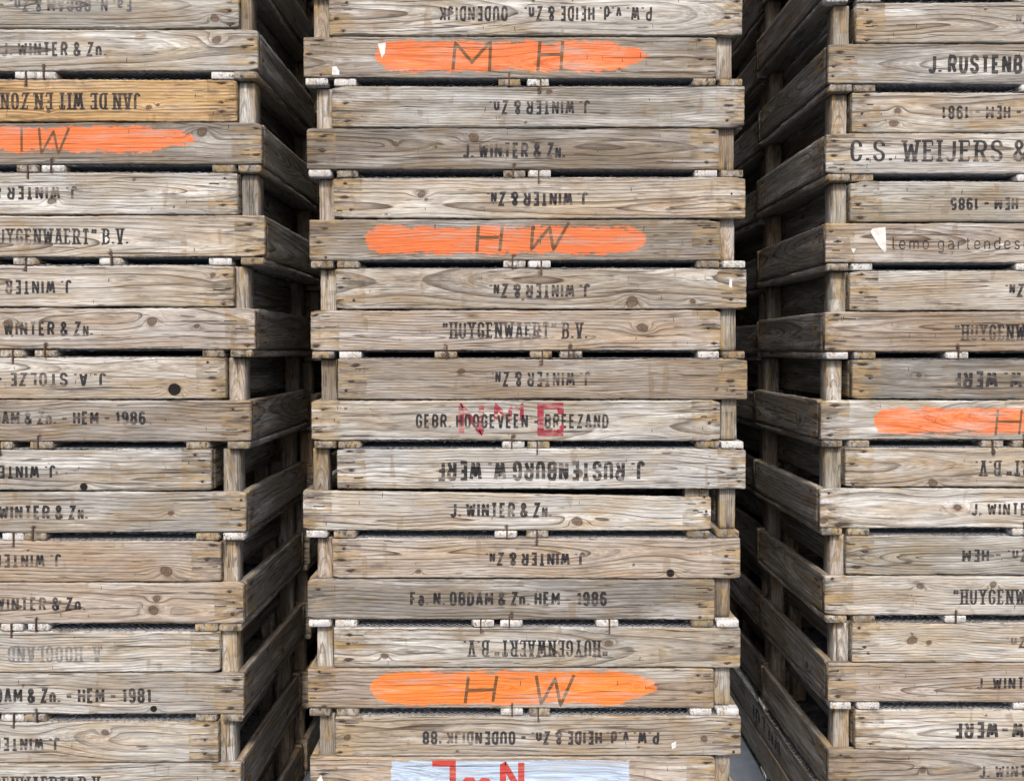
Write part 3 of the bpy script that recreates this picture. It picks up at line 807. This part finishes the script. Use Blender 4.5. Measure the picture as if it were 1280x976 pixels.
def bar_mask(x0, x1, z0, z1, kind):
    def f(x, z, rs):
        n1, n2, n3 = noise1(rs, .05), noise1(rs, .012), noise1(rs, .03)
        u = (x - x0) / (x1 - x0)
        zc, hh = (z0 + z1) / 2, (z1 - z0) / 2
        dl = np.clip(u / {'soft': .07, 'blunt': .05, 'point': .06, 'round': .13}[kind], 0, 1)
        dr = np.clip((1 - u) / {'soft': .07, 'blunt': .05, 'point': .17, 'round': .15}[kind], 0, 1)
        el = np.sqrt(1 - (1 - dl) ** 2); er = np.sqrt(1 - (1 - dr) ** 2)
        if kind in ('point', 'round'): er = .35 * er + .65 * dr ** .75
        half = hh * np.where((u > 0) & (u < 1), np.minimum(el, er), 0) * (1 + .06 * n1(x))
        ragged = .0013 * noise1(rs, .009)(x * .6 + z * 31) + .0016 * noise1(rs, .003)(z * 1.0 + x * .02)
        d = half - np.abs(z - zc - .0018 * n3(x)) + .0006 * n2(x + z * 3) + ragged
        soft = .011 if kind != 'soft' else .015
        return np.clip(.42 + d / soft * .6, 0, 1) * (d > -soft) * np.where((u > 0) & (u < 1), 1, 0)
    return f

def patch_mask(x0, x1, z0, z1):
    def f(x, z, rs):
        na, nb_ = noise1(rs, .012), noise1(rs, .03)
        d = np.minimum(np.minimum(x - x0, x1 - x), np.minimum(z - z0, z1 - z)) + .0012 * na(x + z) + .001 * nb_(x - z)
        return np.clip(.3 + d / .004 * .7, 0, 1) * (d > -.004)
    return f

def build_stack(rows, Y, group, seed0, above, below, cols_label):
    """front stack: measured rows, plus the crates hidden above and below the frame"""
    # rim heights: the rows are regular, so fit them
    rims = [at(640, r[2], Y)[1] for r in rows[1::2]]
    kk = np.arange(len(rims))
    p1, p0 = np.polyfit(kk, rims, 1)
    sz = -p1 / PAIR
    ctr = []
    for i, (xa, xb, yr, tone, texts, ex, label) in enumerate(rows):
        inv = i % 2 == 0
        k = i // 2
        zr = p0 + p1 * k
        if xa is not None and xb is not None:
            xc = (at(xa, yr, Y)[0] + at(xb, yr, Y)[0]) / 2
        elif xa is not None:
            xc = at(xa, yr, Y)[0] + L / 2
        else:
            xc = at(xb, yr, Y)[0] - L / 2
        ctr.append(xc)
        zroot = zr + .0005 + TOP * sz if inv else zr - .0005 - TOP * sz
        yc = zr if True else 0
        def loc(u, v):
            """photo pixel -> coordinates on this crate's front board"""
            # keep the mark where it sits relative to the row's rim
            x, z = at(u, v, Y)
            z += zr - at(640, yr, Y)[1]
            if inv:
                return -(x - xc), (zroot - z) / sz - RT
            return x - xc, (z - zroot) / sz - RT
        marks = []
        def put_text(txt, st, xa_, xb_, ya, yb, rgb, wear, rw):
            strokes, tw = layout(txt, st)
            if inv: (ax, az), (bx, bz) = loc(xb_, ya), loc(xa_, yb)
            else: (ax, az), (bx, bz) = loc(xa_, yb), loc(xb_, ya)
            sx, szz = (bx - ax) / tw, bz - az
            for pts, wv, wh in strokes:
                marks.append(([(ax + px * sx, az + pz * szz) for px, pz in pts], wv * sx, wh * szz, rgb, min(wear + rw.uniform(-.12, .10), .82 if wear < .88 else 1.0)))
        def scrawl(ch, xa_, xb_, ya, yb, wpx, rgb, wear, jit=.0015):
            rj = random.Random(ord(ch) * 31 + i * 7 + int(xa_))
            (ax, az), (bx, bz) = loc(xa_, yb), loc(xb_, ya)
            wd_ = wpx * .00192
            sh = rj.uniform(.02, .22) if jit > .001 else 0
            for st in GL[ch][1]:
                pts = [(ax + (px + sh * (pz - .5)) * (bx - ax) + rj.uniform(-jit, jit), az + pz * (bz - az) + rj.uniform(-jit, jit)) for px, pz in st]
                marks.append((pts, wd_, wd_, rgb, wear))
        paint = None
        if 'bar' in ex:
            b = ex['bar']
            (ax, az), (bx, bz) = loc(b[0], b[3]), loc(b[1], b[2])
            paint = ((.80, .215, .045) if ex['bar'][4] == 'round' else ORANGE, bar_mask(ax, bx, az, bz, b[4]), .68)
        if 'patch' in ex:
            b = ex['patch']
            (ax, az), (bx, bz) = loc(b[0], b[3]), loc(b[1], b[2])
            paint = ((.43, .53, .66), patch_mask(ax, bx, az, bz), .66)
        for q in ex.get('brush', []):
            scrawl(*q, 3.0 if ex.get('thin') else 4.0, BRUSH, .66, .0028)
        for q in ex.get('red', []):
            scrawl(*q[:5], q[5], REDP if i == 9 else (.50, .055, .045), q[6], .0008)
        for q in texts:
            rw = random.Random(seed0 * 3 + i * 17)
            ink = rw.uniform(1.0, 1.6) if q[-2] == BLACK else 1.0
            put_text(*q[:-2], tuple(ink * a for a in q[-2]), q[-1] - .07 + rw.uniform(-.12, .07), rw)
        rs = random.Random(seed0 + i)
        # dark slits and tool marks near the ends
        for s in (-1, 1):
            for _ in range(rs.choice((1, 2, 2, 3))):
                z = rs.uniform(.012, .088); ln = rs.uniform(.012, .035); x = s * (L / 2 - rs.uniform(.0, .045) - ln / 2)
                x = max(-L / 2 + ln / 2 + .002, min(L / 2 - ln / 2 - .002, x))
                dz = rs.uniform(-.0015, .0015)
                marks.append(([(x - ln / 2, z), (x, z + dz), (x + ln / 2, z + dz * .4)], .0022, rs.uniform(.0016, .0030), (.03, .024, .02), .5))
        for _ in range(rs.randint(3, 8)):
            x, z = rs.uniform(-.46, .46) * L, rs.uniform(.012, .085); ln = rs.uniform(.004, .013); q = rs.uniform(-.002, .002)
            marks.append(([(x, z), (x + q, z + ln)], rs.uniform(.0010, .0020), .0012, (.045, .036, .03), .75))
        kn = [(*loc(u, v), r * .00142) for u, v, r in ex.get('knots', [])]
        for _ in range(rs.choice((0, 1, 1, 2))):
            kn.append((rs.uniform(-.45, .45) * L, rs.uniform(.1, .9) * H, rs.uniform(.0022, .0042)))
        for u, v, r in ex.get('hole', []):
            x, z = loc(u, v); rr = r * .00192
            kn.append((x, z, rr * .8))
            m = 14
            marks.append(([(x + rr * .5 * math.cos(q * 2 * math.pi / m), z + rr * .5 * math.sin(q * 2 * math.pi / m)) for q in range(m + 1)], rr * 1.02, rr * 1.02, (.012, .010, .010), 0.0))
        mids = (-.170, .132) if ex.get('two') else (rs.uniform(-.008, .008),)
        es = []
        for q in mids:     # rust runs around the staples
            es += [(q, .010, .004, rs.uniform(.008, .018), rs.uniform(.3, .75)), (q + rs.uniform(-.01, .01), .012, rs.uniform(.006, .02), .009, rs.uniform(.1, .4))]
        for _ in range(3):
            es.append((rs.uniform(-.45, .45) * L, rs.uniform(0, H), rs.uniform(.01, .04), rs.uniform(.003, .01), rs.uniform(.15, .5)))
        me = make_board('front_board', L, H, T, seed0 + i * 3, dx=.0042, nz=34, knots=kn, marks=marks, paint=paint,
                        taper=ex.get('taper', 0), extra_stain=es, flat=ex.get('flat'))
        c = crate(label, group, me, tone, mids)
        place(c, xc, zr, Y, inv, sz)
        fb = [o for o in c.children if o.name.startswith('front_board')][0]
        for poly in ex.get('paper', []):
            pp = [loc(*p) for p in poly]
            if inv: pp = pp[::1]
            n = len(pp)
            vs = [(x, -.0008, z) for x, z in pp] + [(x, .0002, z) for x, z in pp]
            fs = [tuple(range(n)), tuple(range(n, 2 * n))[::-1]] + [(q, (q + 1) % n, n + (q + 1) % n, n + q) for q in range(n)]
            pm = bpy.data.meshes.new('paper_scrap')
            pm.from_pydata(vs, [], fs)
            pm.materials.append(PAPER)
            link('paper_scrap', pm, fb, Matrix.Identity(4))
    # crates past the frame, no writing
    up = ctr[1::2]; dn = ctr[0::2]
    for k in range(-above, 0):
        for inv in (True, False):
            c = crate(cols_label[0], group, RS.choice(PLAIN), RS.choice(ALLT[:8]), staples=False)
            place(c, (dn[0] if inv else up[0]) + RS.uniform(-.01, .01), p0 + p1 * k, Y, inv, sz)
    n = len(rims)
    for k in range(n, n + below):
        for inv in (True, False):
            c = crate(cols_label[1], group, RS.choice(PLAIN), RS.choice(ALLT[:8]), staples=False)
            s2 = (p0 + p1 * (n - 1) - TOP * sz + RT - .001) / (2 * TOP + .001)
            place(c, (dn[-1] if inv else up[-1]) + RS.uniform(-.008, .008), TOP * s2 + .0005, Y, inv, s2)
    print(group, 'fit', p0, p1, sz, 'resid', [round((a - p0 - p1 * b) * 1000, 1) for a, b in zip(rims, kk)], 'foot', p0 + p1 * (n - 1) - TOP * sz)
    return p0, p1, sz, up, dn

PLAIN = [make_board('front_board', L, H, T, 800 + i, dx=.012, nz=14) for i in range(5)]
YL, YM, YR = -.045, 0.0, .025
GM, GL_, GR = 'crates of the middle stack', 'crates of the left stack', 'crates of the right stack'
fm = build_stack(MIDDLE, YM, GM, 100, 3, 1, ('crate on top of the middle stack above the frame', 'crate at the foot of the middle stack by the floor'))
fl = build_stack(LEFT, YL, GL_, 300, 3, 1, ('crate on top of the left stack above the frame', 'crate at the foot of the left stack seen beside the gap'))
fr = build_stack(RIGHT, YR, GR, 500, 3, 0, ('dark crate over the pale topmost crate of the right stack', ''))

# ------------------------------------------------------------------ right stack stands on two crates turned endways
def side_text(txt, st, x0, h0, hgt, wid, seed, Lb):
    strokes, tw = layout(txt, st)
    return [([(x0 + px * wid / tw, h0 + pz * hgt) for px, pz in pts], wv * wid / tw, wh * hgt, (.06, .06, .06), .95) for pts, wv, wh in strokes]
p0, p1, sz, up, dn = fr
szf = (p0 + p1 * 8 - TOP * sz - .0015) / (2 * TOP + .001)
zr = TOP * szf + .0005
xl = up[-1] - L / 2
tm = make_board('front_board', L, H, T, 777, dx=.006, nz=24, nails=3, marks=side_text('WILLOI', 'bold', -.18, .028, .05, .26, 1, L))
for inv in (True, False):
    for q in range(2):
        c = crate('crate turned endways at the foot of the right stack, dark, along the gap' if q == 0 else 'crate turned endways under the right stack, away from the gap',
                  GR, tm if inv and q == 0 else RS.choice(PLAIN), 'grey', staples=False)
        place(c, 0, zr, YR, False, szf)
        # long front board faces the gap (-x)
        a = -math.pi / 2
        cx = xl + W / 2 + q * (W + .01) + (.0 if inv else -.0)
        if inv:
            c.rotation_euler = (Matrix.Rotation(a, 3, 'Z') @ Matrix.Rotation(math.pi, 3, 'Y')).to_euler()
            c.location = (cx, YR + L / 2 + .03, zr + .0005 + TOP * szf)
        else:
            c.rotation_euler = (0, 0, a)
            c.location = (cx, YR + L / 2, zr - .0005 - TOP * szf)

# ------------------------------------------------------------------ the second row of stacks, seen through the gaps
def back_stack(f, Y, group, label, dx, q):
    p0, p1, sz, up, dn = f
    for j in range(13):
        for inv in (True, False):
            kk = max(0, min(9 - j, len(up) - 1))
            c = crate(label, group, RS.choice(PLAIN), RS.choice(ALLT[:8]), white=.15, staples=False)
            z = (TOP + PAIR * j) * q + .001
            place(c, (dn if inv else up)[kk] + dx + RS.uniform(-.012, .012), z, Y, inv, q, RS.uniform(-.008, .008))
SIDES = ((fl, YL, 'left', .018), (fm, YM, 'middle', 0), (fr, YR, 'right', .014))
for f, y, nm, dx in SIDES:
    seen = ', seen through the gap' if nm != 'middle' else ', hidden by it'
    back_stack(f, y + W + .02, 'crates of the second row, ' + nm, 'shadowed crate in the second row behind the %s stack%s' % (nm, seen), dx, sz * .995)
    back_stack(f, y + 2 * W + .05, 'crates of the third row, ' + nm, 'crate in the dark third row behind the %s stack' % nm, dx, sz * 1.035)
print('rims', fm[:3], fl[:3], fr[:3], 'base middle', fm[0] + fm[1] * 9 - TOP * fm[2])
